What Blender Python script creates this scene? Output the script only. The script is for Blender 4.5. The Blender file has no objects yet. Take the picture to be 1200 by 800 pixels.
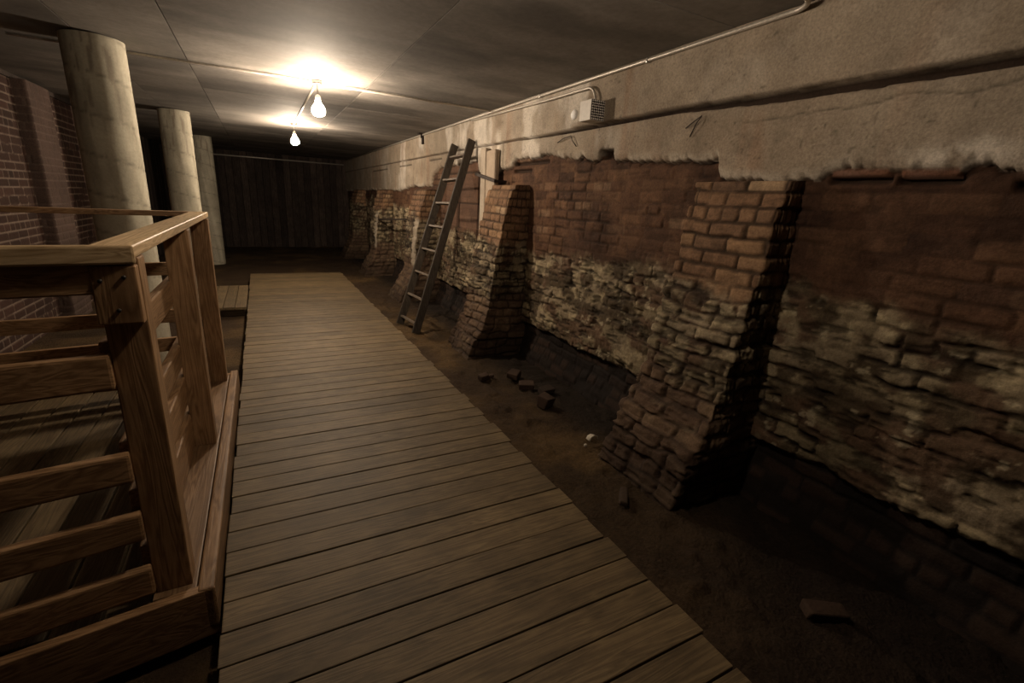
import bpy, bmesh, math, random
import numpy as np
from mathutils import Vector, Matrix
random.seed(7); RNG=np.random.RandomState(5)
S=bpy.context.scene; C=S.collection
PI=math.pi
FL=-0.15; CE=2.6; WX=2.6

# ---------------------------------------------------------------- helpers
def link(o,parent=None,kind=None):
    C.objects.link(o)
    if parent: o.parent=parent
    if kind: o['kind']=kind
    return o
def tag(o,label,cat,group=None):
    o['label']=label; o['category']=cat
    if group: o['group']=group
    return o
def empty(name,loc,label,cat,group=None):
    o=bpy.data.objects.new(name,None); o.location=loc; o.empty_display_size=.1
    C.objects.link(o); return tag(o,label,cat,group)
def mesh(name,V,F,mat,parent=None,kind=None,col=None,smooth=False):
    me=bpy.data.meshes.new(name)
    if parent is not None:
        off=Vector(parent.matrix_world.translation) if parent.parent else Vector(parent.location)
        V=[(v[0]-off[0],v[1]-off[1],v[2]-off[2]) for v in V]
    me.from_pydata([tuple(v) for v in V],[],F); me.update()
    if col is not None:
        a=me.color_attributes.new('Col','FLOAT_COLOR','POINT')
        a.data.foreach_set('color',np.column_stack([np.asarray(col,dtype=np.float32),np.ones(len(V),dtype=np.float32)]).ravel())
    if smooth:
        for p in me.polygons: p.use_smooth=True
    me.materials.append(mat)
    return link(bpy.data.objects.new(name,me),parent,kind)

class MB:
    """collects boxes, tubes and lathes, all in world coordinates"""
    def __init__(s): s.b=bmesh.new(); s.l=s.b.verts.layers.float_color.new('Col')
    def box(s,c,d,M=None,bev=.004,seg=2,jit=0,col=(1,1,1)):
        t=bmesh.new(); bmesh.ops.create_cube(t,size=1)
        for v in t.verts:
            v.co=Vector((v.co.x*d[0],v.co.y*d[1],v.co.z*d[2]))
            if jit: v.co+=Vector([random.uniform(-jit,jit) for _ in range(3)])
        if bev: bmesh.ops.bevel(t,geom=list(t.edges),offset=min(bev,min(d)*.45),segments=seg,affect='EDGES',profile=.6)
        if M is not None: bmesh.ops.transform(t,matrix=M.to_4x4(),verts=t.verts)
        bmesh.ops.translate(t,vec=Vector(c),verts=t.verts)
        s.add(t,col); return s
    def beam(s,a,b,w,h,up=(0,0,1),bev=.004,col=(1,1,1)):
        """bar from a to b; w across, h along 'up'"""
        a=Vector(a);b=Vector(b);y=(b-a).normalized();u=Vector(up);x=y.cross(u).normalized();z=x.cross(y)
        M=Matrix((x,y,z)).transposed()
        return s.box((a+b)/2,(w,(b-a).length,h),M,bev,col=col)
    def tube(s,pts,r,n=10,col=(1,1,1)):
        pts=[Vector(p) for p in pts]; t=bmesh.new(); rings=[]
        for i,p in enumerate(pts):
            d=(pts[min(i+1,len(pts)-1)]-pts[max(i-1,0)]).normalized()
            u=d.cross(Vector((0,0,1)) if abs(d.z)<.9 else Vector((1,0,0))).normalized(); w=d.cross(u)
            if i and (u.dot(pu)<0 or abs(u.dot(pu))<.7):
                u=(pu-d*pu.dot(d)).normalized(); w=d.cross(u)
            pu=u
            rr=r[i] if isinstance(r,(list,tuple)) else r
            rings.append([t.verts.new(p+(u*math.cos(2*PI*k/n)+w*math.sin(2*PI*k/n))*rr) for k in range(n)])
        for A,B in zip(rings,rings[1:]):
            for k in range(n):
                f=t.faces.new((A[k],A[(k+1)%n],B[(k+1)%n],B[k])); f.smooth=True
        t.faces.new(rings[0][::-1]); t.faces.new(rings[-1])
        s.add(t,col); return s
    def lathe(s,c,prof,n=24,col=(1,1,1),axis='z'):
        """prof: (radius,height)"""
        t=bmesh.new(); rings=[]
        for r,h in prof:
            if r<1e-5: rings.append([t.verts.new((0,0,h))])
            else: rings.append([t.verts.new((r*math.cos(2*PI*k/n),r*math.sin(2*PI*k/n),h)) for k in range(n)])
        for A,B in zip(rings,rings[1:]):
            for k in range(n):
                q=[A[k%len(A)],A[(k+1)%len(A)],B[(k+1)%len(B)],B[k%len(B)]]
                q2=[];[q2.append(v) for v in q if v not in q2]
                if len(q2)>2: t.faces.new(q2).smooth=True
        if axis=='x': bmesh.ops.rotate(t,verts=t.verts,cent=(0,0,0),matrix=Matrix.Rotation(-PI/2,3,'Y'))
        bmesh.ops.translate(t,vec=Vector(c),verts=t.verts)
        bmesh.ops.recalc_face_normals(t,faces=t.faces)
        s.add(t,col); return s
    def add(s,t,col):
        m={}
        for v in t.verts:
            nv=s.b.verts.new(v.co); nv[s.l]=(*col,1); m[v]=nv
        for f in t.faces:
            nf=s.b.faces.new([m[v] for v in f.verts]); nf.smooth=f.smooth
        t.free()
    def build(s,name,mat,parent=None,kind=None):
        if parent is not None:
            off=Vector(parent.location)
            if parent.parent: off=off+Vector(parent.parent.location)
            bmesh.ops.translate(s.b,vec=-off,verts=s.b.verts)
        me=bpy.data.meshes.new(name); s.b.normal_update(); s.b.to_mesh(me); s.b.free(); me.materials.append(mat)
        return link(bpy.data.objects.new(name,me),parent,kind)

# ---------------------------------------------------------------- numpy noise
def hsh(i,j,seed):
    n=(i.astype(np.int64)*374761393+j.astype(np.int64)*668265263+seed*982451653)&0x7fffffff
    n=((n^(n>>13))*1274126177)&0x7fffffff
    n=((n^(n>>15))*2246822519)&0x7fffffff
    return ((n^(n>>16))&0xffff)/65535.0
def vn(x,y,seed=0):
    i=np.floor(x);j=np.floor(y);fx=x-i;fy=y-j
    fx=fx*fx*(3-2*fx);fy=fy*fy*(3-2*fy)
    a=hsh(i,j,seed);b=hsh(i+1,j,seed);c=hsh(i,j+1,seed);d=hsh(i+1,j+1,seed)
    return (a+(b-a)*fx)*(1-fy)+(c+(d-c)*fx)*fy
def fbm(x,y,seed=0,o=4):
    s=0;a=.5;t=0
    for k in range(o):
        s=s+a*vn(x*2**k+k*17.3,y*2**k-k*9.1,seed+k);t+=a;a*=.55
    return s/t
def ss(a,b,x):
    t=np.clip((x-a)/(b-a),0,1); return t*t*(3-2*t)
def lerp(a,b,t):
    t=t[...,None]; return a*(1-t)+b*t
def col3(c): return np.array(c,dtype=float)

# ---------------------------------------------------------------- materials
def mat(name): 
    m=bpy.data.materials.new(name); m.use_nodes=True
    return m,m.node_tree.nodes,m.node_tree.links,m.node_tree.nodes['Principled BSDF']
def attr_mat(name,rough=.85,nscale=60,namt=.25,bump=.3,bscale=120,bdist=.004,spec=.3,big=4):
    m,N,L,P=mat(name)
    a=N.new('ShaderNodeAttribute');a.attribute_name='Col'
    tc=N.new('ShaderNodeTexCoord')
    n1=N.new('ShaderNodeTexNoise');n1.inputs['Scale'].default_value=nscale;n1.inputs['Detail'].default_value=6;n1.inputs['Roughness'].default_value=.7
    n3=N.new('ShaderNodeTexNoise');n3.inputs['Scale'].default_value=big;n3.inputs['Detail'].default_value=5
    n2=N.new('ShaderNodeTexNoise');n2.inputs['Scale'].default_value=bscale;n2.inputs['Detail'].default_value=5
    for n in (n1,n2,n3): L.new(tc.outputs['Object'],n.inputs['Vector'])
    r=N.new('ShaderNodeMapRange');r.inputs[1].default_value=.3;r.inputs[2].default_value=.7;r.inputs[3].default_value=1-namt;r.inputs[4].default_value=1+namt
    L.new(n1.outputs['Fac'],r.inputs[0])
    r3=N.new('ShaderNodeMapRange');r3.inputs[1].default_value=.3;r3.inputs[2].default_value=.7;r3.inputs[3].default_value=.85;r3.inputs[4].default_value=1.15
    L.new(n3.outputs['Fac'],r3.inputs[0])
    mu=N.new('ShaderNodeMath');mu.operation='MULTIPLY';L.new(r.outputs[0],mu.inputs[0]);L.new(r3.outputs[0],mu.inputs[1])
    v=N.new('ShaderNodeVectorMath');v.operation='SCALE';L.new(a.outputs['Color'],v.inputs[0]);L.new(mu.outputs[0],v.inputs['Scale'])
    L.new(v.outputs[0],P.inputs['Base Color'])
    b=N.new('ShaderNodeBump');b.inputs['Strength'].default_value=bump;b.inputs['Distance'].default_value=bdist
    L.new(n2.outputs['Fac'],b.inputs['Height']);L.new(b.outputs[0],P.inputs['Normal'])
    P.inputs['Roughness'].default_value=rough;P.inputs['Specular IOR Level'].default_value=spec
    return m
def wood_mat(name,axis,c1,c2,rough=.6,grain=1.0,dirt=.35,fine=0):
    """grain runs along the given axis"""
    m,N,L,P=mat(name)
    tc=N.new('ShaderNodeTexCoord');oi=N.new('ShaderNodeObjectInfo')
    sc=[14,14,14];sc[axis]=.9
    mp=N.new('ShaderNodeMapping');mp.inputs['Scale'].default_value=sc
    ad=N.new('ShaderNodeVectorMath');ad.operation='ADD'
    sm=N.new('ShaderNodeVectorMath');sm.operation='SCALE';sm.inputs[0].default_value=(7,11,5);L.new(oi.outputs['Random'],sm.inputs['Scale'])
    a=N.new('ShaderNodeAttribute');a.attribute_name='Col'
    L.new(tc.outputs['Object'],ad.inputs[0]);L.new(sm.outputs[0],ad.inputs[1])
    # every board of a deck carries its own random offset in the colour attribute's blue channel
    sep=N.new('ShaderNodeSeparateColor');L.new(a.outputs['Color'],sep.inputs[0])
    sm2=N.new('ShaderNodeVectorMath');sm2.operation='SCALE';sm2.inputs[0].default_value=(13,17,7);L.new(sep.outputs[2],sm2.inputs['Scale'])
    ad2=N.new('ShaderNodeVectorMath');ad2.operation='ADD';L.new(ad.outputs[0],ad2.inputs[0]);L.new(sm2.outputs[0],ad2.inputs[1])
    L.new(ad2.outputs[0],mp.inputs['Vector'])
    n1=N.new('ShaderNodeTexNoise');n1.inputs['Scale'].default_value=1.3;n1.inputs['Detail'].default_value=3;n1.inputs['Distortion'].default_value=.6
    L.new(mp.outputs[0],n1.inputs['Vector'])
    # rings
    mm=N.new('ShaderNodeMath');mm.operation='MULTIPLY';mm.inputs[1].default_value=9;L.new(n1.outputs['Fac'],mm.inputs[0])
    fr=N.new('ShaderNodeMath');fr.operation='PINGPONG';fr.inputs[1].default_value=.5;L.new(mm.outputs[0],fr.inputs[0])
    n2=N.new('ShaderNodeTexNoise');n2.inputs['Scale'].default_value=7;n2.inputs['Detail'].default_value=8;n2.inputs['Roughness'].default_value=.7
    L.new(mp.outputs[0],n2.inputs['Vector'])
    mx=N.new('ShaderNodeMix');mx.data_type='FLOAT';mx.inputs[0].default_value=.55
    f2=N.new('ShaderNodeMath');f2.operation='MULTIPLY';f2.inputs[1].default_value=2;L.new(fr.outputs[0],f2.inputs[0])
    L.new(f2.outputs[0],mx.inputs[2]);L.new(n2.outputs['Fac'],mx.inputs[3])
    cr=N.new('ShaderNodeValToRGB');cr.color_ramp.elements[0].color=(*c1,1);cr.color_ramp.elements[1].color=(*c2,1)
    cr.color_ramp.elements[0].position=.25;cr.color_ramp.elements[1].position=.72
    L.new(mx.outputs[0],cr.inputs[0])
    # dirt and wear, unrelated to the grain
    n4=N.new('ShaderNodeTexNoise');n4.inputs['Scale'].default_value=3.5;n4.inputs['Detail'].default_value=7;n4.inputs['Roughness'].default_value=.65
    L.new(ad2.outputs[0],n4.inputs['Vector'])
    r=N.new('ShaderNodeMapRange');r.inputs[1].default_value=.35;r.inputs[2].default_value=.65;r.inputs[3].default_value=1-dirt;r.inputs[4].default_value=1.05
    L.new(n4.outputs['Fac'],r.inputs[0])
    m2=N.new('ShaderNodeMath');m2.operation='MULTIPLY';L.new(r.outputs[0],m2.inputs[0]);L.new(sep.outputs[0],m2.inputs[1])
    v=N.new('ShaderNodeVectorMath');v.operation='SCALE';L.new(cr.outputs[0],v.inputs[0]);L.new(m2.outputs[0],v.inputs['Scale'])
    L.new(v.outputs[0],P.inputs['Base Color'])
    b=N.new('ShaderNodeBump');b.inputs['Strength'].default_value=.25*grain;b.inputs['Distance'].default_value=.003
    L.new(mx.outputs[0],b.inputs['Height']);L.new(b.outputs[0],P.inputs['Normal'])
    P.inputs['Roughness'].default_value=rough;P.inputs['Specular IOR Level'].default_value=.3
    return m
def plain(name,c,rough=.5,metal=0,nscale=30,namt=.2,spec=.5):
    m,N,L,P=mat(name)
    tc=N.new('ShaderNodeTexCoord');n=N.new('ShaderNodeTexNoise');n.inputs['Scale'].default_value=nscale;n.inputs['Detail'].default_value=4
    L.new(tc.outputs['Object'],n.inputs['Vector'])
    r=N.new('ShaderNodeMapRange');r.inputs[1].default_value=.3;r.inputs[2].default_value=.7;r.inputs[3].default_value=1-namt;r.inputs[4].default_value=1+namt
    L.new(n.outputs['Fac'],r.inputs[0])
    v=N.new('ShaderNodeVectorMath');v.operation='SCALE';v.inputs[0].default_value=c;L.new(r.outputs[0],v.inputs['Scale'])
    L.new(v.outputs[0],P.inputs['Base Color']);P.inputs['Roughness'].default_value=rough;P.inputs['Metallic'].default_value=metal;P.inputs['Specular IOR Level'].default_value=spec
    return m

M_wall=attr_mat('masonry',.88,70,.28,.5,90,.006,.2)
M_conc=attr_mat('concrete',.8,45,.12,.25,60,.003,.25)
M_ceil=attr_mat('ceiling_concrete',.8,22,.16,.15,40,.003,.35,big=1.5)
M_dirt=attr_mat('dirt',.95,35,.35,.8,60,.015,.15)
WD1=(.088,.061,.031);WD2=(.160,.114,.058)
M_deckx=wood_mat('deck_boards_across',0,WD1,WD2,.62,1.2,.35)
M_decky=wood_mat('deck_boards_along',1,WD1,WD2,.62,1.2,.3)
LC1=(.19,.103,.046);LC2=(.37,.225,.115)
M_wx=wood_mat('lumber_across',0,LC1,LC2,.5,1,.25)
M_wy=wood_mat('lumber_along',1,LC1,LC2,.5,1,.25)
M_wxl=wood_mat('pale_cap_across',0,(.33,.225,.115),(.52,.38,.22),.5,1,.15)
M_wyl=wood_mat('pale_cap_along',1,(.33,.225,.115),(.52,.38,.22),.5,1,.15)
M_wz=wood_mat('lumber_upright',2,LC1,LC2,.5,1,.25)
M_old=wood_mat('old_wood',2,(.024,.018,.013),(.058,.045,.032),.7,1.2,.3)
M_oldx=wood_mat('old_wood_rung',1,(.08,.06,.045),(.2,.16,.12),.6,1.2,.3)
M_black=wood_mat('dark_boards',2,(.030,.022,.018),(.075,.055,.045),.9,1.2,.4)
M_steel=plain('galvanised_steel',(.42,.4,.37),.35,.85,60,.15)
M_rust=plain('dark_rusty_steel',(.03,.02,.015),.7,.3,40,.4)
M_white=plain('white_paint',(.62,.58,.52),.5,0,30,.06)
M_shard=plain('pale_pottery',(.5,.45,.36),.5,0,30,.15)
M_plate=plain('perforated_zinc',(.85,.82,.78),.4,0,220,.2)
M_pipe=plain('pale_conduit',(.5,.46,.4),.4,.4,60,.15)
M_porc=plain('porcelain',(.6,.57,.5),.3,0,20,.05)
M_screw=plain('screw_head',(.04,.035,.03),.5,.5,20,.1)
def bulb_mat(name,st):
    m,N,L,P=mat(name)
    P.inputs['Base Color'].default_value=(1,.95,.85,1)
    P.inputs['Emission Color'].default_value=(1,.80,.60,1)
    P.inputs['Emission Strength'].default_value=st
    return m
M_bulb=bulb_mat('lit_bulb',900); M_dim=bulb_mat('weaker_lit_bulb',250)

# ---------------------------------------------------------------- brick pattern
CH=.086; BL=.24
def bricks(u,z,seed,warp=1.0,soft=.014):
    """returns (profile 0..1, per-brick randoms, joint mask 0..1)"""
    w1=(fbm(u*2.2,z*2.2,seed+50,3)-.5)*.03*warp+(fbm(u*14,z*14,seed+51,2)-.5)*.010*warp
    w2=(fbm(u*14,z*14,seed+52,2)-.5)*.014*warp
    zz=(z+.2+w1)/CH; row=np.floor(zz); fz=zz-row
    off=np.where(row%2==0,0,.5)+(hsh(row,row*0,seed+3)-.5)*.25
    # header courses now and then
    head=(row%6==2)
    bl=np.where(head,BL*.5,BL)*(1+.12*(hsh(row,row*0+4,seed+8)-.5))
    uu=(u+w2)/bl+off; cl=np.floor(uu); fu=uu-cl
    du=np.minimum(fu,1-fu)*bl; dz=np.minimum(fz,1-fz)*CH
    dd=np.minimum(du,dz); # rounded corner
    k=.012; dd=np.where((du<k*1.6)&(dz<k*1.6),np.minimum(dd,k*1.6-np.hypot(k*1.6-du,k*1.6-dz)),dd)
    prof=ss(.003,.003+soft,dd)
    return prof,hsh(cl,row,seed+11),hsh(cl,row,seed+12),hsh(cl,row,seed+13),row
def brick_tone(r1,r2,base=(.15,.062,.036),alt=(.24,.12,.065),dark=(.07,.035,.025)):
    c=lerp(col3(base)*np.ones(r1.shape+(3,)),col3(alt),ss(.45,1,r1))
    return lerp(c,col3(dark),ss(.6,1,r2)*.8)
def old_masonry(u,z,seed,wtop,near=1.0,amp=1.0,orange=0.0,rough=1.0):
    """worn brick with a whitewashed, mossy band below wtop; returns height d and colour"""
    edge=wtop+(fbm(u*2.5,z*1.5,seed+23,4)-.5)*.26
    low=ss(-.05,.05,edge-z+(fbm(u*12,z*12,seed+40,3)-.5)*.12)      # 1 in the whitewashed band
    prof,r1,r2,r3,row=bricks(u,z,seed,1.0+1.5*low*rough)
    nf=fbm(u*24,z*24,seed+21,4); nm=fbm(u*9,z*9,seed+22,4); nb=fbm(u*3.2,z*4,seed+20,4)
    fill=np.clip(ss(.28,.52,fbm(u*3+3,z*4.5,seed+25,4))*.92,0,1) if not orange else ss(.5,.7,fbm(u*3+3,z*4.5,seed+25,4))*.5   # mortar smeared over joints
    jd=(.009+.003*low)*(1-fill*.8)
    d=amp*(prof*jd+(r3-.5)*(.008+.008*low)*prof*(1-fill*.4)+(nf-.5)*(.005+.011*low)+(nm-.5)*(.008+.022*low)+(nb-.5)*(.01+.025*low))
    hole=ss(.93,.96,r2)*prof*low*ss(.4,.5,nb)
    d=d-hole*.03
    red=brick_tone(r1,r2*.9,(.105,.055,.032),(.150,.082,.046),(.065,.036,.024))
    red=lerp(red,col3((.23,.15,.095)),ss(.92,.95,hsh(row*3+np.floor(u*4.3),row,seed+31))*.6*prof)
    red=red*(1+orange)*col3((1,1+.12*(orange>0),1+.12*(orange>0)))
    soot=ss(.36,.64,fbm(u*1.1+5,z*1.8,seed+26,5))
    red=lerp(red,red*col3((.50,.48,.50)),soot*.85*(1-orange))
    red=lerp(red,red*1.45,ss(.55,.75,nm)*.5)
    red=lerp(red,red*.55,ss(.5,.32,nf)*.5)
    jo=(1-prof)*(1-fill)
    c=lerp(red,red*(.5 if not orange else .3),jo)
    # whitewash / lime / salts, mottled at every size
    m1=fbm(u*5.5,z*7.5,seed+28,6); m2=fbm(u*17,z*19,seed+41,4); m3=fbm(u*1.5,z*2.4,seed+29,4)
    wash=col3((.28,.225,.145))*np.ones(red.shape)
    wash=lerp(wash,col3((.42,.345,.215)),ss(.46,.66,m2))
    wash=lerp(wash,col3((.21,.165,.115)),ss(.4,.9,r1)*.7)
    dam=ss(.36,.72,m3+.38*(edge-.40-z)+.0)
    dark=lerp(col3((.055,.038,.022))*np.ones(red.shape),col3((.10,.058,.036)),ss(.45,.65,nb))
    gone=np.clip(ss(.47-.0,.58,m1+.10*dam+.10*jo),0,1)
    wash=lerp(wash,col3((.16,.128,.075)),dam*.75)
    wash=lerp(wash,dark,np.clip(gone*.85+jo*.55,0,.95))
    spk=ss(.66,.74,m2)*ss(.4,.6,m3); wash=lerp(wash,col3((.46,.40,.27)),spk*.6)
    st=fbm(u*7,z*34,seed+43,4)+.25*jo                      # thin eroded beds between and inside the courses
    crk=ss(.56,.70,st); d=d-crk*(.003+.009*low)
    wash=lerp(wash,wash*.30,crk*.85)
    c=lerp(c,c*.55,crk*.5*(1-low))
    c=lerp(c,wash,low)
    return d,c,low,prof

def grid_obj(name,P,COL,m,parent=None,kind=None,flip=False):
    nu,nv=P.shape[:2]
    idx=np.arange(nu*nv).reshape(nu,nv)
    q=np.stack([idx[:-1,:-1],idx[1:,:-1],idx[1:,1:],idx[:-1,1:]],-1).reshape(-1,4)
    if flip: q=q[:,::-1]
    me=bpy.data.meshes.new(name); V=P.reshape(-1,3).astype(np.float32)
    if parent is not None: V=V-np.array(parent.location,dtype=np.float32)
    me.vertices.add(len(V)); me.vertices.foreach_set('co',V.ravel())
    me.loops.add(q.size); me.loops.foreach_set('vertex_index',q.ravel().astype(np.int32))
    me.polygons.add(len(q)); me.polygons.foreach_set('loop_start',np.arange(0,q.size,4,dtype=np.int32)); me.polygons.foreach_set('loop_total',np.full(len(q),4,dtype=np.int32))
    me.update(calc_edges=True); me.validate()
    a=me.color_attributes.new('Col','FLOAT_COLOR','POINT')
    a.data.foreach_set('color',np.column_stack([COL.reshape(-1,3),np.ones(len(V))]).astype(np.float32).ravel())
    me.polygons.foreach_set('use_smooth',np.ones(len(q),dtype=bool))
    me.materials.append(m)
    return link(bpy.data.objects.new(name,me),parent,kind)

# ---------------------------------------------------------------- right wall
RG=[(-3,1.78),(.8,1.775),(.93,1.80),(.97,1.775),(1.12,1.80),(1.23,1.77),(1.30,1.80),(1.40,1.80),(1.54,1.78),(1.60,1.75),(1.68,1.735),(2.165,1.765),(2.185,1.868),(2.63,1.90),(3.2,1.925),(3.28,1.99),(3.36,1.99),(3.44,1.945),(3.9,1.98),(4.26,2.03),(4.9,2.03),(5.05,1.94),(5.5,1.90),(5.93,1.90),(5.97,2.05),(7.3,2.05),(7.6,1.99),(7.82,1.93),(7.9,1.76),(8.9,1.76),(9.3,1.73),(9.9,1.68),(12.2,1.70),(18,1.66)]
def ragged(y,z):
    b=np.interp(y,[a for a,_ in RG],[b for _,b in RG])
    return b+(fbm(y*9,z*0+3,71,4)-.5)*.06+(fbm(y*34,z*12,72,3)-.5)*.035
def concrete_col(y,z,seed):
    c=col3((.315,.262,.20))*np.ones(y.shape+(3,))
    c=lerp(c,col3((.26,.205,.15)),ss(.4,.65,fbm(y*1.1,z*2,seed,4))*.7)
    c=lerp(c,col3((.36,.31,.25)),ss(.5,.7,fbm(y*2.6,z*2.6,seed+1,4))*.6)
    # rain-like drips and lime, hanging from the slab between 4 and 9 m
    dr=ss(.50,.66,fbm(y*2.4,z*1.1,seed+2,4)+.06*(fbm(y*9,z*9,seed+8,3)-.5))*ss(2.9,3.8,y)*(1-ss(9,12,y))
    c=lerp(c,col3((.58,.53,.46)),dr*.9)
    ru=ss(.60,.8,fbm(y*5.1+7,z*.7,seed+4,3))
    c=lerp(c,col3((.27,.16,.10)),ru*.4)
    c=c*(1-.12*ss(.55,.7,fbm(y*16,z*16,seed+5,3)))[...,None]
    pit=ss(.86,.95,vn(y*48,z*48,seed+6))*ss(.5,.6,vn(y*3,z*3,seed+7))
    return lerp(c,c*.6,pit)
def right_wall():
    ys=np.concatenate([np.arange(-3,-.3,.05),np.arange(-.3,7.6,.0095),np.arange(7.6,17.05,.025)])
    zs=np.concatenate([np.arange(-.25,.1,.02),np.arange(.1,CE+.03,.0095)])
    y,z=np.meshgrid(ys,zs,indexing='ij')
    wt=np.interp(y,[-3,.6,1.6,2.45,3.3,4.45,6.6,7.4,9,12,17],[1.14,1.15,1.18,1.20,1.12,1.03,1.15,1.2,1.35,1.5,1.5])
    d,c,low,prof=old_masonry(y,z,100,wt)
    # bricked-up panel with dark timber lines
    pan=ss(5.95,5.97,y)*(1-ss(7.28,7.30,y))*ss(1.18,1.2,z)*(1-ss(2.05,2.06,z))
    c=lerp(c,c*.4+col3((.085,.05,.034)),pan*.9); d=d*(1-pan*.6)-pan*.012
    ln=np.maximum(np.exp(-((z-1.93)/.014)**2),np.exp(-((z-1.52)/.010)**2))*pan
    ln=np.maximum(ln,np.exp(-((y-6.05)/.012)**2)*pan); ln=np.maximum(ln,np.exp(-((y-6.72)/.01)**2)*ss(.5,.55,z)*(1-ss(1.5,1.55,z)))
    c=lerp(c,col3((.02,.014,.01)),ln*.8); d=d-ln*.012
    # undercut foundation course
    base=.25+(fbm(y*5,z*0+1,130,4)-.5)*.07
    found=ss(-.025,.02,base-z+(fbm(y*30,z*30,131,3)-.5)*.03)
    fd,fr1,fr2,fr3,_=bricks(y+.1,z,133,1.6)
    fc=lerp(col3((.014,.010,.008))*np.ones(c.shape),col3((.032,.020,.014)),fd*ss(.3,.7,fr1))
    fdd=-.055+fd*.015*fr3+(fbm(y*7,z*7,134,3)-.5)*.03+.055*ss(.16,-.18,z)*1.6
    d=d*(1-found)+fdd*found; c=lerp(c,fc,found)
    # concrete footing of the slab above
    rg=ragged(y,z); con=ss(-.004,.010,z-rg)
    cc=concrete_col(y,z,150)
    ed=ss(.05,0,np.abs(z-rg-.02))*ss(.45,.6,fbm(y*6,z*3,151,3))
    cc=lerp(cc,col3((.50,.44,.36)),ed*.7)
    und=ss(.028,.0,rg-z)*(z<rg)*ss(.35,.6,fbm(y*5,z*2,159,4)); c=lerp(c,c*.25,und); d=d-und*.03  # shadow under the ragged concrete edge darkened into the brick colour
    wp=np.exp(-((y-.98)/.16)**2)*np.exp(-((z-rg-.05)/.05)**2); cc=lerp(cc,col3((.6,.54,.46)),np.clip(wp*1.3*ss(.3,.6,fbm(y*12,z*12,152,3)),0,1))
    cd=.045+(fbm(y*1.2,z*2,153,3)-.5)*.02+(fbm(y*14,z*14,154,3)-.5)*.004-.018*ss(.05,0,z-rg)
    # long open joint between the two pours
    gz=np.interp(y,[-3,.9,1.75,2.55,4.3,6,17],[2.172,2.174,2.185,2.213,2.2105,2.229,2.24])+(fbm(y*3,z*0,155,3)-.5)*.008
    gw=np.interp(y,[-3,.9,1.75,2.55,3.6,4.5,7,17],[.022,.0215,.025,.017,.014,.007,.005,.004])+(fbm(y*20,z*0,156,3)-.5)*.006
    gap=ss(.006,-.004,np.abs(z-gz)-gw)
    cd=cd+.012*ss(0,.01,z-gz)
    cd=cd-.09*gap; cc=lerp(cc,col3((.035,.022,.015)),gap)
    # hairline crack below the joint, nearest the camera
    ck=np.exp(-((z-(2.10-.03*(y-1)+(fbm(y*4,z*0,157,4)-.5)*.09))/.005)**2)*ss(2.2,1.9,y)
    cc=lerp(cc,cc*.5,ck*.9); cd=cd-ck*.006
    # short cold joints on the far part
    for a,b,zz in((7.35,8.0,2.16),(9.0,9.9,2.14),(10.9,12.5,2.13)):
        l=np.exp(-((z-zz)/.012)**2)*ss(a,a+.05,y)*ss(b,b-.05,y); cc=lerp(cc,cc*.2,l*.9); cd=cd-.02*l
    for a in (5.22,8.9,10.0,12.6):
        l=np.exp(-((y-a)/.010)**2)*ss(2.22,2.2,z); cc=lerp(cc,cc*.45,l*.8); cd=cd-.01*l
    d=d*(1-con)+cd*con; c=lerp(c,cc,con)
    # open slot under the concrete where two long bricks show, and other holes at its edge
    for a,b,zz,h in ((.96,1.20,1.745,.012),(1.22,1.50,1.75,.010),(3.22,3.40,1.985,.03),(4.25,4.98,1.975,.012),(4.6,5.02,1.90,.012),(.60,.80,1.72,.012)):
        s=ss(.012,-.003,np.abs(z-zz)-h)*ss(-.01,.02,y-a)*ss(-.01,.02,b-y)
        d=d-.05*s; c=lerp(c,col3((.03,.018,.012)),s*.9)
    for a,b,zz in ((.97,1.19,1.775),(1.23,1.49,1.782)):
        s=ss(.006,-.006,np.abs(z-zz)-.018)*ss(-.006,.012,y-a)*ss(-.006,.012,b-y)
        d=np.where(s>.5,.018+d*.2,d); c=lerp(c,col3((.17,.085,.055))+.10*(fbm(y*10,z*20,158,2)[...,None]-.4),s*.9)
    P=np.stack([WX-d,y,z],-1)
    return grid_obj('wall_right',P,np.clip(c,.004,1),M_wall,kind='structure',flip=True)
right_wall()

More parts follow.
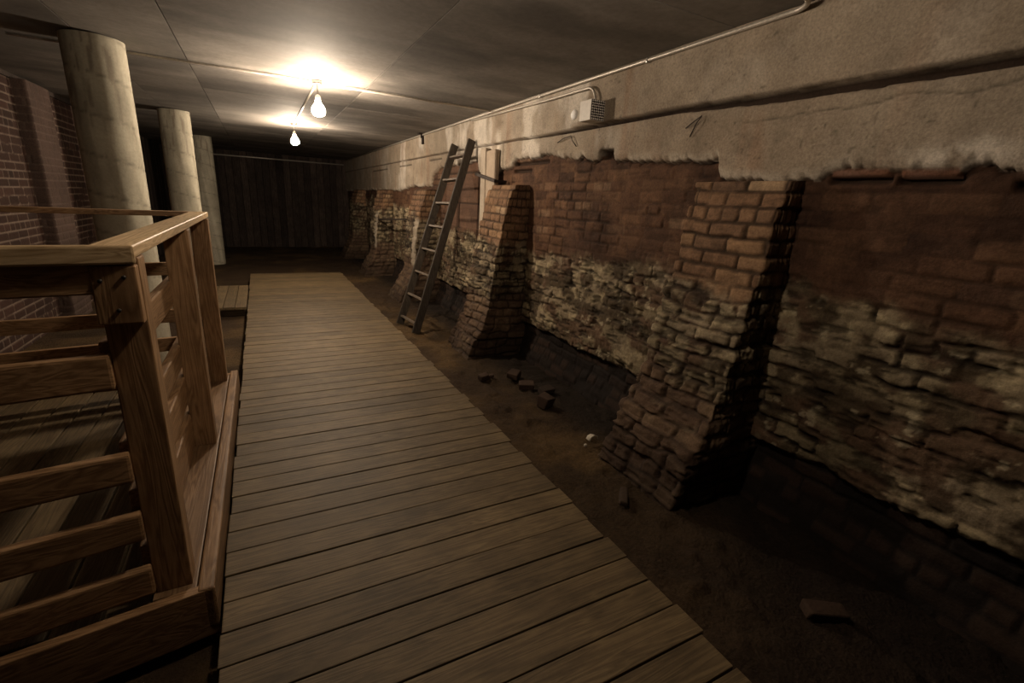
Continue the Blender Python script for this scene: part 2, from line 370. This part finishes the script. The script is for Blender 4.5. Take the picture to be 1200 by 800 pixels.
# ---------------------------------------------------------------- buttresses
def buttress(i,y0,w,label,top=1.745,detail=.0095,shift=0.0):
    prof_z=[-.2,-.15,0,.2,.4,.6,1.0,1.3,1.55,1.74,1.80]
    prof_x=[2.0,1.995,2.03,2.11,2.21,2.27,2.32,2.38,2.42,2.47,2.50]
    if i==1: prof_x=[1.92,1.925,1.99,2.11,2.16,2.18,2.235,2.30,2.35,2.42,2.46]
    if i>=2: prof_x=[1.93,1.94,2.0,2.12,2.22,2.22,2.24,2.29,2.36,2.44,2.47]
    zs=np.arange(FL-.06,top+.06,detail)
    row=np.floor((zs+.2)/CH)
    # step each course a little
    zc=(row+.5)*CH-.2
    xf=np.interp(zs*.55+zc*.45,prof_z,prof_x)+(hsh(row,row*0,200+i)-.5)*.018
    xb=WX+.05
    nl=int(.62/detail); nf=int(w/detail); 
    tn=np.linspace(0,1,nl); tf=np.linspace(0,1,nf)[1:-1]; tb=np.linspace(0,1,nl)
    cols=[];nor=[];uu=[]
    o=np.ones_like(zs)
    yl=(hsh(row,row*0+1,210+i)-.5)*.02; yr=(hsh(row,row*0+2,211+i)-.5)*.04+.05*ss(1.2,0,zs)
    Y0=y0+yl; Y1=y0+w+yr
    for t in tn: cols.append(np.stack([xb+(xf-xb)*t,Y0,zs],-1)); nor.append(np.stack([0*o-(t>.975)*.7,-o,0*o],-1)); uu.append(t*.62*o)
    for t in tf: cols.append(np.stack([xf,Y0+(Y1-Y0)*t,zs],-1)); nor.append(np.stack([-o,0*o-(t<.02)*.7+(t>.98)*.7,0*o],-1)); uu.append((.62+t*w)*o)
    for t in tb: cols.append(np.stack([xf+(xb-xf)*t,Y1,zs],-1)); nor.append(np.stack([0*o-(t<.025)*.7,o,0*o],-1)); uu.append((.62+w+t*.62)*o)
    P=np.array(cols);Nn=np.array(nor);Nn/=np.linalg.norm(Nn,axis=-1,keepdims=True);U=np.array(uu);Z=P[...,2]
    d,c,low,prof=old_masonry(U+i*3.7+.07,Z,300+i*17,np.full(U.shape,[1.17,1.10,1.25,1.3,1.3][i]),amp=1.15,orange=.75)
    c=c*(1-.22*low)[...,None]; d=d*(1-.25*low)
    # lower third: bare brown brick again
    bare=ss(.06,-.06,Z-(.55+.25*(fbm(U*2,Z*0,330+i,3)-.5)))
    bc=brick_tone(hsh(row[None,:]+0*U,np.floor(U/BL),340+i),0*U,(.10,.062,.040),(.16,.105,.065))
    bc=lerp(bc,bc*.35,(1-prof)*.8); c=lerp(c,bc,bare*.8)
    darker=ss(.35,-.10,Z-.0+.1*(fbm(U*4,Z*4,345+i,3)-.5)); c=lerp(c,c*.5,darker)  # brick tone darkens towards the foot
    if i in (2,3):
        pl=ss(.45,.5,Z)*ss(1.25,1.2,Z)*ss(.62+w*.35,.62+w*.3,U)*ss(.6,.63,U); c=lerp(c,col3((.36,.31,.24))*(.8+.4*fbm(U*8,Z*8,350,3))[...,None],pl*.8)
    n2=(fbm(U*5,Z*5,360+i,4)-.5)*.035*(.4+.6*ss(1.3,.3,Z))
    P=P+Nn*(d+n2)[...,None]
    # close the top back to the wall
    k=zs>top
    cap=(zs-top)/.06
    for j in np.where(k)[0]: P[:,j,0]=np.minimum(P[:,j,0]+(WX+.05-P[:,j,0])*min(1,cap[j]),WX+.05); P[:,j,2]=top+.012*min(1,cap[j])
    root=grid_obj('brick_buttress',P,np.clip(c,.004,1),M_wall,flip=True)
    return tag(root,label,'buttress','tapering brick buttresses along the right wall')
BT=[(1.63,.60,'nearest tapering brick buttress, orange courses above pale mossy brick'),
    (4.62,.60,'second tapering brick buttress from the front, just right of the ladder'),
    (7.66,.66,'third tapering brick buttress, right behind the ladder'),
    (10.66,.62,'fourth tapering brick buttress, far left of the ladder, black bar at its side'),
    (13.7,.62,'farthest pale brick buttress in the gloom near the end wall')]
for i,(a,w,l) in enumerate(BT): buttress(i,a,w,l,detail=.0095 if i<2 else .02,top=1.745 if i<2 else 1.70)

# bricks lodged under the concrete edge and corner lump are relief of the wall itself

# ---------------------------------------------------------------- left wall
def left_wall():
    X0=-2.27
    # path along y with a pilaster
    pts=[(X0,-3),(X0,7.5),(X0+.13,7.48),(X0+.13,8.15),(X0,8.15),(X0,10.3)]
    U=[];PX=[];PY=[];NX=[];NY=[];u=0
    for (a,b) in zip(pts,pts[1:]):
        L=math.hypot(b[0]-a[0],b[1]-a[1]); n=max(2,int(L/.014)); dx=(b[0]-a[0])/L; dy=(b[1]-a[1])/L
        for t in np.linspace(0,1,n)[:-1]:
            PX.append(a[0]+dx*L*t);PY.append(a[1]+dy*L*t);U.append(u+L*t);NX.append(dy);NY.append(-dx)
        u+=L
    zs=np.arange(FL-.05,2.56,.014)
    PX,PY,U,NX,NY=[np.array(v)[:,None]*np.ones(len(zs)) for v in (PX,PY,U,NX,NY)]
    Z=np.ones(PX.shape)*zs
    prof,r1,r2,r3,row=bricks(U,Z,500,.35,.005)
    d=prof*.008+(r3-.5)*.003
    c=brick_tone(r1,r2,(.043,.023,.017),(.058,.030,.022),(.03,.017,.013))
    c=lerp(col3((.19,.145,.115))*np.ones(c.shape),c,prof)
    pil=((U>10.5)&(U<11.29)).astype(float)
    c=lerp(c,col3((.085,.058,.047))*np.ones(c.shape)*(.8+.4*fbm(U*4,Z*4,501,3))[...,None],pil*.8)
    P=np.stack([PX+NX*d,PY+NY*d,Z],-1)
    grid_obj('wall_left',P,c,M_wall,kind='structure',flip=False)
left_wall()
mb=MB(); mb.box((-2.3,6.7-3,2.575),(.12,13.4,.05),bev=0); mb.build('shade_strip_1',M_black,kind='structure')  # dark strip standing in for the shadow between left wall and ceiling
mb=MB()
for k in range(36): mb.box((-2.31+random.uniform(-.01,.01),10.4+k*.19,1.22),(.05,.182,2.75),bev=.004,col=(random.uniform(.7,1.3),1,random.random()))
mb.build('wall_left_far',M_black,kind='structure')
mb=MB()
for k in range(28): mb.box((-2.4+k*.19,16.7+random.uniform(-.012,.012),1.22),(.182,.05,2.75),bev=.004,col=(random.uniform(.6,1.5),1,random.random()))
mb.build('wall_far',M_black,kind='structure')
mb=MB(); mb.box((.1,-3,1.22),(5.2,.1,2.9),bev=0,col=(.06,.05,.04)); mb.build('wall_back',M_conc,kind='structure')

# ---------------------------------------------------------------- ceiling slabs (joints are real gaps)
def ceiling():
    xs=[-2.45,-1.1,-.45,1.07,2.75]; yb=[-3.1,2.2,6.75,10.9,17]
    V=[];F=[];CO=[]
    mb=MB()
    b=bmesh.new(); lay=b.verts.layers.float_color.new('Col')
    for i in range(4):
        for j in range(4):
            x0,x1,y0,y1=xs[i]+.004,xs[i+1]-.004,yb[j]+.003,yb[j+1]-.003
            dz=random.uniform(-.002,.002)
            nx=int((x1-x0)/.06)+2; ny=int((y1-y0)/.06)+2
            g=[[None]*ny for _ in range(nx)]
            X=np.linspace(x0,x1,nx);Y=np.linspace(y0,y1,ny)
            gx,gy=np.meshgrid(X,Y,indexing='ij')
            cc=.34-.14*ss(.4,.65,fbm(gx*.9,gy*1.9,600+i*5+j,5))+.12*(fbm(gx*2,gy*8,620,4)-.5)
            # board-marked bands across
            cc=cc*(1-.12*ss(.55,.62,vn(gx*0,gy*4.1,630+i)))*(.88+.24*fbm(gx*6,gy*7,640,4))
            for p in range(nx):
                for q in range(ny):
                    v=b.verts.new((X[p],Y[q],CE+dz)); k=cc[p,q]; v[lay]=(k*.74,k*.675,k*.60,1); g[p][q]=v
            for p in range(nx-1):
                for q in range(ny-1): b.faces.new((g[p][q],g[p][q+1],g[p+1][q+1],g[p+1][q]))
            # rim so that the joint has depth
            ring=[g[p][0] for p in range(nx)]+[g[nx-1][q] for q in range(1,ny)]+[g[p][ny-1] for p in range(nx-2,-1,-1)]+[g[0][q] for q in range(ny-2,0,-1)]
            up=[]
            for v in ring:
                w=b.verts.new(v.co+Vector((0,0,.12))); w[lay]=(.03,.025,.02,1); up.append(w)
            for k in range(len(ring)):
                b.faces.new((ring[k],ring[(k+1)%len(ring)],up[(k+1)%len(ring)],up[k]))
            b.faces.new(up)
    me=bpy.data.meshes.new('ceiling'); b.to_mesh(me); b.free(); me.materials.append(M_ceil)
    link(bpy.data.objects.new('ceiling',me),kind='structure')
ceiling()

# ---------------------------------------------------------------- dirt floor
def floor():
    ys=np.concatenate([np.arange(-3.05,0,.1),np.arange(0,8,.022),np.arange(8,17,.06)]); xs=np.concatenate([np.arange(-2.5,1.1,.1),np.arange(1.1,2.8,.022)])
    x,y=np.meshgrid(xs,ys,indexing='ij')
    h=(fbm(x*1.5,y*1.5,700,4)-.5)*.05+(fbm(x*7,y*7,701,4)-.5)*.035+(fbm(x*30,y*30,702,2)-.5)*.012
    h=h*ss(1.0,1.6,x)+h*.5*(1-ss(1.0,1.6,x))
    rut=ss(.62,.72,fbm(x*9+3,y*5,703,3)); h=h+rut*.02*ss(1.5,1.7,x)
    z=FL+h
    c=lerp(col3((.036,.023,.012))*np.ones(x.shape+(3,)),col3((.075,.047,.021)),ss(.4,.65,fbm(x*2,y*2,704,4)))
    c=lerp(c,col3((.035,.022,.013)),ss(.45,.62,fbm(x*1.2+4,y*1.0,705,4))*.8)
    dk=ss(1.95,2.35,x+.15*(fbm(x*4,y*4,706,3)-.5)); c=lerp(c,col3((.015,.011,.008)),dk*.9)   # dark earth along the foundation
    nr=ss(1.7,.9,y)*ss(1.3,1.5,x); c=lerp(c,col3((.018,.012,.009)),nr*.7)  # dirt darkened at the near right, vignetting put into the colour
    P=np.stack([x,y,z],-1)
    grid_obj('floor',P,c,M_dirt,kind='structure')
floor()

# ---------------------------------------------------------------- boardwalk
def boardwalk():
    mb=MB(); y=-1.2; k=0
    while y<10.15:
        w=.148+random.uniform(-.002,.003)
        xr=1.385+random.uniform(-.012,.012)+.0; xl=-.255+random.uniform(-.006,.006)
        M=Matrix.Rotation(random.uniform(-.002,.002),3,'Z')
        mb.box(((xl+xr)/2,y+w/2,-.02+random.uniform(-.0015,.0015)),(xr-xl,w-.007,.04),M,bev=.004,col=(random.uniform(.82,1.15),1,random.random()))
        y+=w; k+=1
    root=empty('boardwalk',(.56,4.5,-.09),'long boardwalk of worn brown planks laid crosswise over the dirt','walkway')
    mb.build('decking',M_deckx,root)
    for x in (-.2,.56,1.32):
        b=MB(); b.box((x,4.5,-.10),(.045,11.2,.11),bev=.003); b.build('joist',M_decky,root)
boardwalk()
root=empty('side_walkway',(-1.1,8.1,-.1),'short plank walkway branching left off the far end of the boardwalk','walkway')
mb=MB(); x=-.27
while x>-1.75:
    mb.box((x-.07,8.1,-.02+random.uniform(-.001,.001)),(.135,1.72,.038),bev=.004,col=(random.uniform(.85,1.1),1,random.random())); x-=.142
mb.build('decking',M_decky,root)
for yy in (7.35,8.85):
    b=MB(); b.box((-1.0,yy,-.09),(1.4,.045,.1),bev=.003); b.build('joist',M_deckx,root)

# ---------------------------------------------------------------- railed platform
plat=empty('railed_platform',(-1.2,3.0,-.05),'raised plank platform fenced with pale lumber railing left of the boardwalk','platform')
def part(name,m,fn,parent=None):
    b=MB(); fn(b); return b.build(name,m,parent or plat)
SK=math.tan(math.radians(9))
def sky(x,y0,xc): return y0-(xc-x)*SK       # the cross rails run slightly askew
XL=-2.12
def xbeam(b,x0,x1,y0,z0,z1,th,xc=-.345,bev=.006):
    """board running across between x0 (left) and x1, front face at y0"""
    a=(x0,sky(x0,y0,xc)+th/2,(z0+z1)/2); e=(x1,sky(x1,y0,xc)+th/2,(z0+z1)/2)
    b.beam(a,e,th,z1-z0,bev=bev)
# decking, curb, rim, fascia
def dk(b):
    x=-.475
    while x>XL:
        w=min(.14,x-XL)
        if w<.04: break
        b.box((x-w/2,2.98,.045+random.uniform(-.001,.001)),(w-.007,2.42,.038),bev=.004,col=(random.uniform(.8,1.15),1,random.random())); x-=.142
part('decking',M_decky,dk)
part('edge_board',M_wy,lambda b:b.box((-.398,2.99,.080),(.135,2.42,.036),bev=.005,col=(.62,1,.3)))
part('curb',M_wy,lambda b:b.box((-.296,2.99,.025),(.056,2.50,.185),bev=.014,seg=4,col=(.72,1,.6)))
part('fascia',M_wx,lambda b:xbeam(b,XL,-.27,1.745,-.10,.112,.04,-.27,.004))
part('fascia',M_wx,lambda b:b.box((-1.2,4.225,0),(1.84,.04,.19),bev=.004))
part('joist',M_wy,lambda b:b.box((XL+.02,2.98,-.04),(.04,2.4,.11),bev=.004))
# posts
PW=.112;PD=.088
def post(x,y,top=1.33,bot=.098,name='post'):
    return part(name,M_wz,lambda b:b.box((x,y,(top+bot)/2),(PW,PD,top-bot),bev=.005,col=(random.uniform(.85,1.05),1,random.random())))
p1=post(-.400,1.856); post(-.397,3.025); post(-.393,4.10)
post(-2.05,sky(-2.05,4.10,-.345),bot=.06); post(-2.05,sky(-2.05,1.856,-.345),bot=.06); post(-2.05,2.95,bot=.06)
# blocking on the near corner post with its three screws
blk=part('corner_block',M_wz,lambda b:b.box((-.402,1.790,1.222),(.112,.042,.178),bev=.005,col=(1.1,1,.4)))
for dx,dz in((-.032,.045),(.025,.055),(.000,-.045)):
    s=MB(); s.lathe((-.402+dx,1.7675,1.222+dz),[(0,.0),(.006,.0),(.006,.004),(0,.004)],n=10)
    for v in s.b.verts: v.co=Vector((v.co.x,1.7685+(v.co.z-1.222-dz)*-1,1.222+dz+(v.co.y-1.7675)))
    off=Vector(plat.location)
    o=s.build('screw',M_screw); o.parent=blk
    o.location=-off
# caps
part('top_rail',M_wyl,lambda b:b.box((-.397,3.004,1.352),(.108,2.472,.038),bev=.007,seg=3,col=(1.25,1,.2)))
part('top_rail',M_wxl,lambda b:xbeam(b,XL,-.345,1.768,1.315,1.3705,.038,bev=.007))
part('top_rail',M_wx,lambda b:xbeam(b,XL,-.40,4.14,1.338,1.372,.09,bev=.006))
part('top_rail',M_wy,lambda b:b.box((-2.06,2.85,1.352),(.108,2.30,.038),bev=.007,seg=3))
# lower rails
RZ=[(.92,1.035),(.585,.69),(.355,.46),(.125,.235)]
part('rail',M_wx,lambda b:xbeam(b,XL,-.42,1.79,1.225,1.313,.036))
for z0,z1 in RZ: part('rail',M_wx,lambda b:xbeam(b,XL,-.452,1.795,z0,z1,.038,bev=.009))
for z0,z1 in [(.935,1.065),(.60,.715),(.375,.53),(.10,.30)]:
    part('rail',M_wy,lambda b:b.box((-.466,2.98,(z0+z1)/2),(.038,2.30,z1-z0),bev=.007))
for z0,z1 in [(.93,1.02),(.585,.68),(.37,.47),(.14,.24)]:
    part('rail',M_wx,lambda b:xbeam(b,XL,-.45,4.12,z0,z1,.038))
for z0,z1 in RZ: part('rail',M_wy,lambda b:b.box((-2.0,2.95,(z0+z1)/2),(.038,2.2,z1-z0),bev=.007))

# ---------------------------------------------------------------- columns
def column(x,y,label):
    R=.198; n=96; zs=np.arange(FL-.04,CE+.004,.02)
    th=np.linspace(0,2*PI,n+1)
    t,z=np.meshgrid(th,zs,indexing='ij')
    tt=(t/(2*PI)*8).astype(float)
    # spiral seam left by the paper form
    sp=(z/.30+t/(2*PI)); fr=sp-np.floor(sp); seam=np.exp(-((fr-.5)/.035)**2)
    # noise periodic round the column
    cx,cy=np.cos(t)*1.3,np.sin(t)*1.3
    nz=fbm(cx*2+z*1.3,cy*2+z*.7,800+int(y),4); n2=fbm(cx*6+z*5,cy*6-z*4,810+int(y),3)
    r=R-seam*.0025+(nz-.5)*.004
    P=np.stack([x+r*np.cos(t),y+r*np.sin(t),z],-1)
    c=lerp(col3((.36,.335,.26))*np.ones(t.shape+(3,)),col3((.25,.23,.175)),ss(.42,.62,nz)*.8)
    c=lerp(c,col3((.36,.325,.25)),ss(.5,.7,n2)*.4)
    c=lerp(c,c*.5,seam*.8*ss(.35,.55,n2+.05))
    c=lerp(c,col3((.13,.10,.075)),ss(.72,.8,vn(cx*6,z*7+cy*3,820))*ss(1.4,2.4,z)*.6)
    o=grid_obj('concrete_column',P,c,M_conc)
    return tag(o,label,'column','round concrete columns')
column(-1.03,5.15,'nearest round concrete column, thickest in view, behind the platform railing')
column(-1.0,9.0,'middle one of the three round concrete columns on the left')
column(-1.0,12.85,'farthest and thinnest looking of the three round concrete columns')

# ---------------------------------------------------------------- ladder
FA,FB=Vector((1.595,6.28,-.13)),Vector((1.66,5.74,-.13)); TA,TB=Vector((2.47,6.58,2.285)),Vector((2.47,5.97,2.30))
lad=empty('wooden_ladder',(FA+FB)/2,'weathered dark wooden ladder leaning against the brick wall','ladder')
dirn=((TA+TB)/2-(FA+FB)/2).normalized(); across=(TB-TA).normalized(); nrm=dirn.cross(across).normalized()
for a,b in((FA,TA),(FB,TB)):
    m=MB(); m.beam(a,b,.042,.10,up=nrm,bev=.006,col=(1,1,random.random())); m.build('side_rail',M_old,lad)
for k in range(8):
    t=.045+k*.126
    a=FA.lerp(TA,t);b=FB.lerp(TB,t)
    m=MB(); m.beam(a,b,.062,.026,up=dirn,bev=.006,col=(1,1,random.random())); m.build('rung',M_oldx,lad)

# ---------------------------------------------------------------- lamps
def lamp(x,y,label,m,drop=.20):
    e=empty('ceiling_lamp',(x,y,CE),label,'lamp')
    b=MB(); b.lathe((x,y,CE-.04),[(0,0),(.045,0),(.05,.006),(.05,.04),(0,.04)]); b.build('ceiling_box',M_steel,e)
    zt=CE-drop
    b=MB(); b.tube([(x,y,CE-.035),(x,y,zt+.01)],.007,8); b.build('stem',M_steel,e)
    b=MB(); b.lathe((x,y,zt-.05),[(0,0),(.022,0),(.026,.012),(.026,.05),(.012,.062),(0,.062)]); b.build('socket',M_porc,e)
    zb=zt-.05-.135
    b=MB(); b.lathe((x,y,zb),[(0,0),(.026,.003),(.046,.013),(.060,.030),(.065,.052),(.060,.076),(.046,.100),(.030,.120),(.022,.138),(0,.138)],n=20); b.build('bulb',m,e)
lamp(.60,5.42,'bare glowing ceiling bulb, the nearer and brighter of two in view',M_bulb,.14)
lamp(.60,8.9,'bare glowing ceiling bulb, the farther and smaller looking of two in view',M_bulb,.14)
lamp(.60,1.62,'bare ceiling bulb above the near boardwalk, just out of the picture',M_dim,.10)

# ---------------------------------------------------------------- conduit and boxes
def conduit(name,pts,r,label,m=M_pipe):
    b=MB(); b.tube(pts,r); return tag(b.build(name,m),label,'pipe')
arc=[]
for k in range(9):
    a=k/8*PI/2; arc.append((2.525-.14+.14*math.cos(a),1.84-.14*math.sin(a)-.0,2.575))
o=conduit('conduit_pipe',[(2.525,16.5,2.575),(2.525,8,2.575),(2.525,3,2.575)]+arc+[(2.1,1.70,2.575),(1.0,1.70,2.575)],.0135,'long galvanised conduit running along the top of the right wall')
o=conduit('conduit_pipe',[(.66,5.45,2.58),(1.5,5.45,2.58),(2.505,5.5,2.58)],.012,'thin conduit crossing the ceiling from the nearer bulb to the right wall')
o=conduit('conduit_pipe',[(.54,5.42,2.585),(-.2,5.42,2.585),(-1.6,5.42,2.585)],.010,'thin conduit crossing the ceiling leftward from the nearer bulb')
o=conduit('conduit_pipe',[(-2.2,16.65,2.45),(0,16.65,2.45),(2.5,16.65,2.45)],.02,'pale horizontal pipe high across the dark end wall')
o=conduit('conduit_pipe',[(.6,8.84,2.585),(.6,7,2.585),(.6,5.48,2.585)],.010,'thin conduit linking the two glowing bulbs along the ceiling')
arc=[(2.52,3.52+.12-.12*math.sin(k/8*PI/2)-.0,2.51-.12+.12*math.cos(k/8*PI/2)) for k in range(9)]
conduit('branch_conduit',[(2.515,6.1,2.548),(2.525,5.0,2.53),(2.52,4.1,2.512),(2.52,3.8,2.512)]+[(2.515,a[1]-.05,a[2]) for a in arc[1:]]+[(2.51,3.47,2.38)],.011,'thin bent conduit dropping to the white box on the concrete wall')
for k,yy in enumerate((2.9,4.4,6.9,9.6)):
    b=MB(); b.box((2.528,yy,2.575),(.036,.022,.036),bev=.008); tag(b.build('pipe_clamp',M_steel),['small steel clamp on the wall conduit right of the white box','small steel clamp on the wall conduit left of the white box','small steel clamp on the wall conduit above the ladder','small steel clamp on the wall conduit at its far end'][k],'clamp')
b=MB(); b.box((2.524,8.25,2.495),(.03,.05,.13),bev=.004,jit=.004); b.box((2.475,8.25,2.586),(.06,.10,.018),bev=.003); b.box((2.50,8.25,2.552),(.02,.03,.06),bev=.003); tag(b.build('pipe_hanger',M_rust),'dark hanger bracket beneath the conduit left of the ladder top','bracket')
jb=empty('electrical_box',(2.55,3.46,2.31),'white electrical box with a perforated side on the concrete wall','box')
b=MB(); b.box((2.488,3.46,2.31),(.145,.155,.155),bev=.006); b.build('housing',M_white,jb)
def grille(b):
    for i in range(7):
        for j in range(8):
            b.box((2.4275+i*.0200,3.376,2.244+j*.0188),(.012,.006,.010),Matrix.Rotation(.5*(-1)**(i+j),3,'Y'),bev=.002)
    pass
b=MB(); b.box((2.488,3.381,2.31),(.140,.006,.148),bev=.002); b.build('backing',M_rust,jb)
b=MB(); grille(b); b.build('perforated_plate',M_plate,jb)
b=MB(); b.lathe((2.557,3.80,2.335),[(0,0),(.035,0),(.042,.006),(.042,.02),(.03,.032),(0,.034)],axis='x'); tag(b.build('round_cover_plate',M_conc),'small round grey cover plate on the wall left of the white box','cover plate')

# ---------------------------------------------------------------- odd pieces on the wall
b=MB(); b.beam((2.44,5.74,1.885),(2.42,5.12,1.79),.03,.036,bev=.003); b.box((2.50,5.72,1.885),(.13,.03,.03),bev=.003)
b.box((2.50,5.14,1.79),(.14,.03,.03),bev=.003)
tag(b.build('steel_bar',M_rust),'short black steel bar on the wall just right of the ladder top','bar')
b=MB(); b.beam((2.27,10.655,1.07),(2.27,8.37,1.19),.02,.03,bev=.003)
tag(b.build('steel_bar',M_rust),'black horizontal bar spanning between the two far buttresses','bar')
root=empty('wall_plank',(2.50,5.6,.4),'upright pale plastered plank on the wall right of the ladder','plank')
b=MB(); b.box((2.515,5.62,1.30),(.075,.14,1.76),bev=.008,jit=.006,col=(.40,.34,.27)); b.build('board',M_conc,root)
b=MB(); b.box((2.515,5.42,1.62),(.06,.28,1.06),bev=.02,jit=.012,col=(.36,.29,.22)); b.build('plaster_skin',M_conc,root)
def wire(pts,label):
    b=MB(); b.tube(pts,.004,6); return tag(b.build('rusty_wire',M_rust),label,'wire')
wire([(2.545,2.475,2.091),(2.53,2.41,2.115),(2.54,2.352,2.150),(2.53,2.375,2.11),(2.545,2.43,2.035)],'hooked rusty wire stub poking from the concrete above the nearest buttress')
wire([(2.545,4.05,2.125),(2.53,3.93,2.15),(2.54,3.82,2.165),(2.53,3.78,2.12),(2.545,3.73,2.07)],'bent rusty wire stub in the concrete below the white box')

# ---------------------------------------------------------------- rubble on the dirt
def rubble(x,y,z,d,rot,label,kind='brick_fragment',m=None,cat='rubble',col=(.05,.031,.021)):
    b=MB(); b.box((x,y,z),d,Matrix.Rotation(rot,3,'Z')@Matrix.Rotation(.12,3,'X'),bev=.012,seg=3,jit=min(d)*.16,col=col)
    return tag(b.build(kind,m or M_wall),label,cat,'rubble on the dirt strip')
rubble(2.09,3.20,-.095,(.12,.11,.085),.4,'rounded brown stone, largest lump of rubble between the first two buttresses')
rubble(2.14,3.90,-.10,(.17,.11,.07),.8,'broken brick lying in the shadow at the foot of the second buttress')
rubble(2.13,3.62,-.11,(.15,.09,.06),-.5,'flat broken brick in the middle of the row of rubble')
rubble(1.84,3.97,-.115,(.09,.07,.06),.2,'small stone nearest the boardwalk by the second buttress')
rubble(1.93,3.98,-.12,(.06,.05,.04),1.2,'tiny stone beside the small one by the second buttress')
rubble(2.10,.80,-.13,(.17,.075,.05),-.55,'loose brick half sunk in dark dirt at the lower right')
rubble(1.82,1.84,-.12,(.16,.05,.04),.9,'thin brick sliver in front of the foot of the nearest buttress',col=(.045,.03,.02))
rubble(2.25,3.45,-.11,(.14,.1,.06),.1,'dark brick chunk close to the foundation between the buttresses',col=(.03,.02,.014))
# pale ribbed shell of a broken cup
V=[];F=[];n=12;m_=6
for i in range(n+1):
    a=i/n*PI
    for j in range(m_):
        r=.036*(1-.12*j/m_)*(1+.06*math.cos(a*8)); t=j/(m_-1)
        V.append((2.075+r*math.cos(a),2.50+.05*t-.025,-.115+r*math.sin(a)*1.1*(1-.25*t)))
for i in range(n):
    for j in range(m_-1):
        q=i*m_+j; F.append((q,q+m_,q+m_+1,q+1))
o=mesh('pottery_shard',V,F,M_shard,smooth=True)
sm=o.modifiers.new('s','SOLIDIFY'); sm.thickness=.005
tag(o,'small pale ribbed pottery shard on the dirt near the nearest buttress','shard')
b=MB(); b.box((1.985,2.46,-.125),(.022,.02,.018),bev=.007,seg=3,jit=.002); tag(b.build('white_pebble',M_shard),'tiny white pebble beside the pottery shard','pebble')

# ---------------------------------------------------------------- camera
f=548.505; cx,cy=600,400
def nz(a): return Vector(a).normalized()
Yc=nz((-298,-178,f)); Dc=nz((-105,1866,f)); Xc=Dc.cross(Yc)
right=Vector((Xc[0],Yc[0],-Dc[0])); down=Vector((Xc[1],Yc[1],-Dc[1])); fwd=Vector((Xc[2],Yc[2],-Dc[2]))
R=Matrix((right,-down,-fwd)).transposed()
cam=bpy.data.cameras.new('camera'); co=bpy.data.objects.new('camera',cam); C.objects.link(co)
co.matrix_world=Matrix.Translation((0,0,1.55))@R.to_4x4()
cam.sensor_width=36; cam.lens=f/1200*36; cam.clip_start=.02
S.camera=co
w=bpy.data.worlds.new('w'); S.world=w; w.use_nodes=True
w.node_tree.nodes['Background'].inputs[0].default_value=(.5,.42,.35,1); w.node_tree.nodes['Background'].inputs[1].default_value=.0
vs=S.view_settings; vs.view_transform='Standard'; vs.look='None'; vs.gamma=1; vs.exposure=0; vs.use_curve_mapping=False
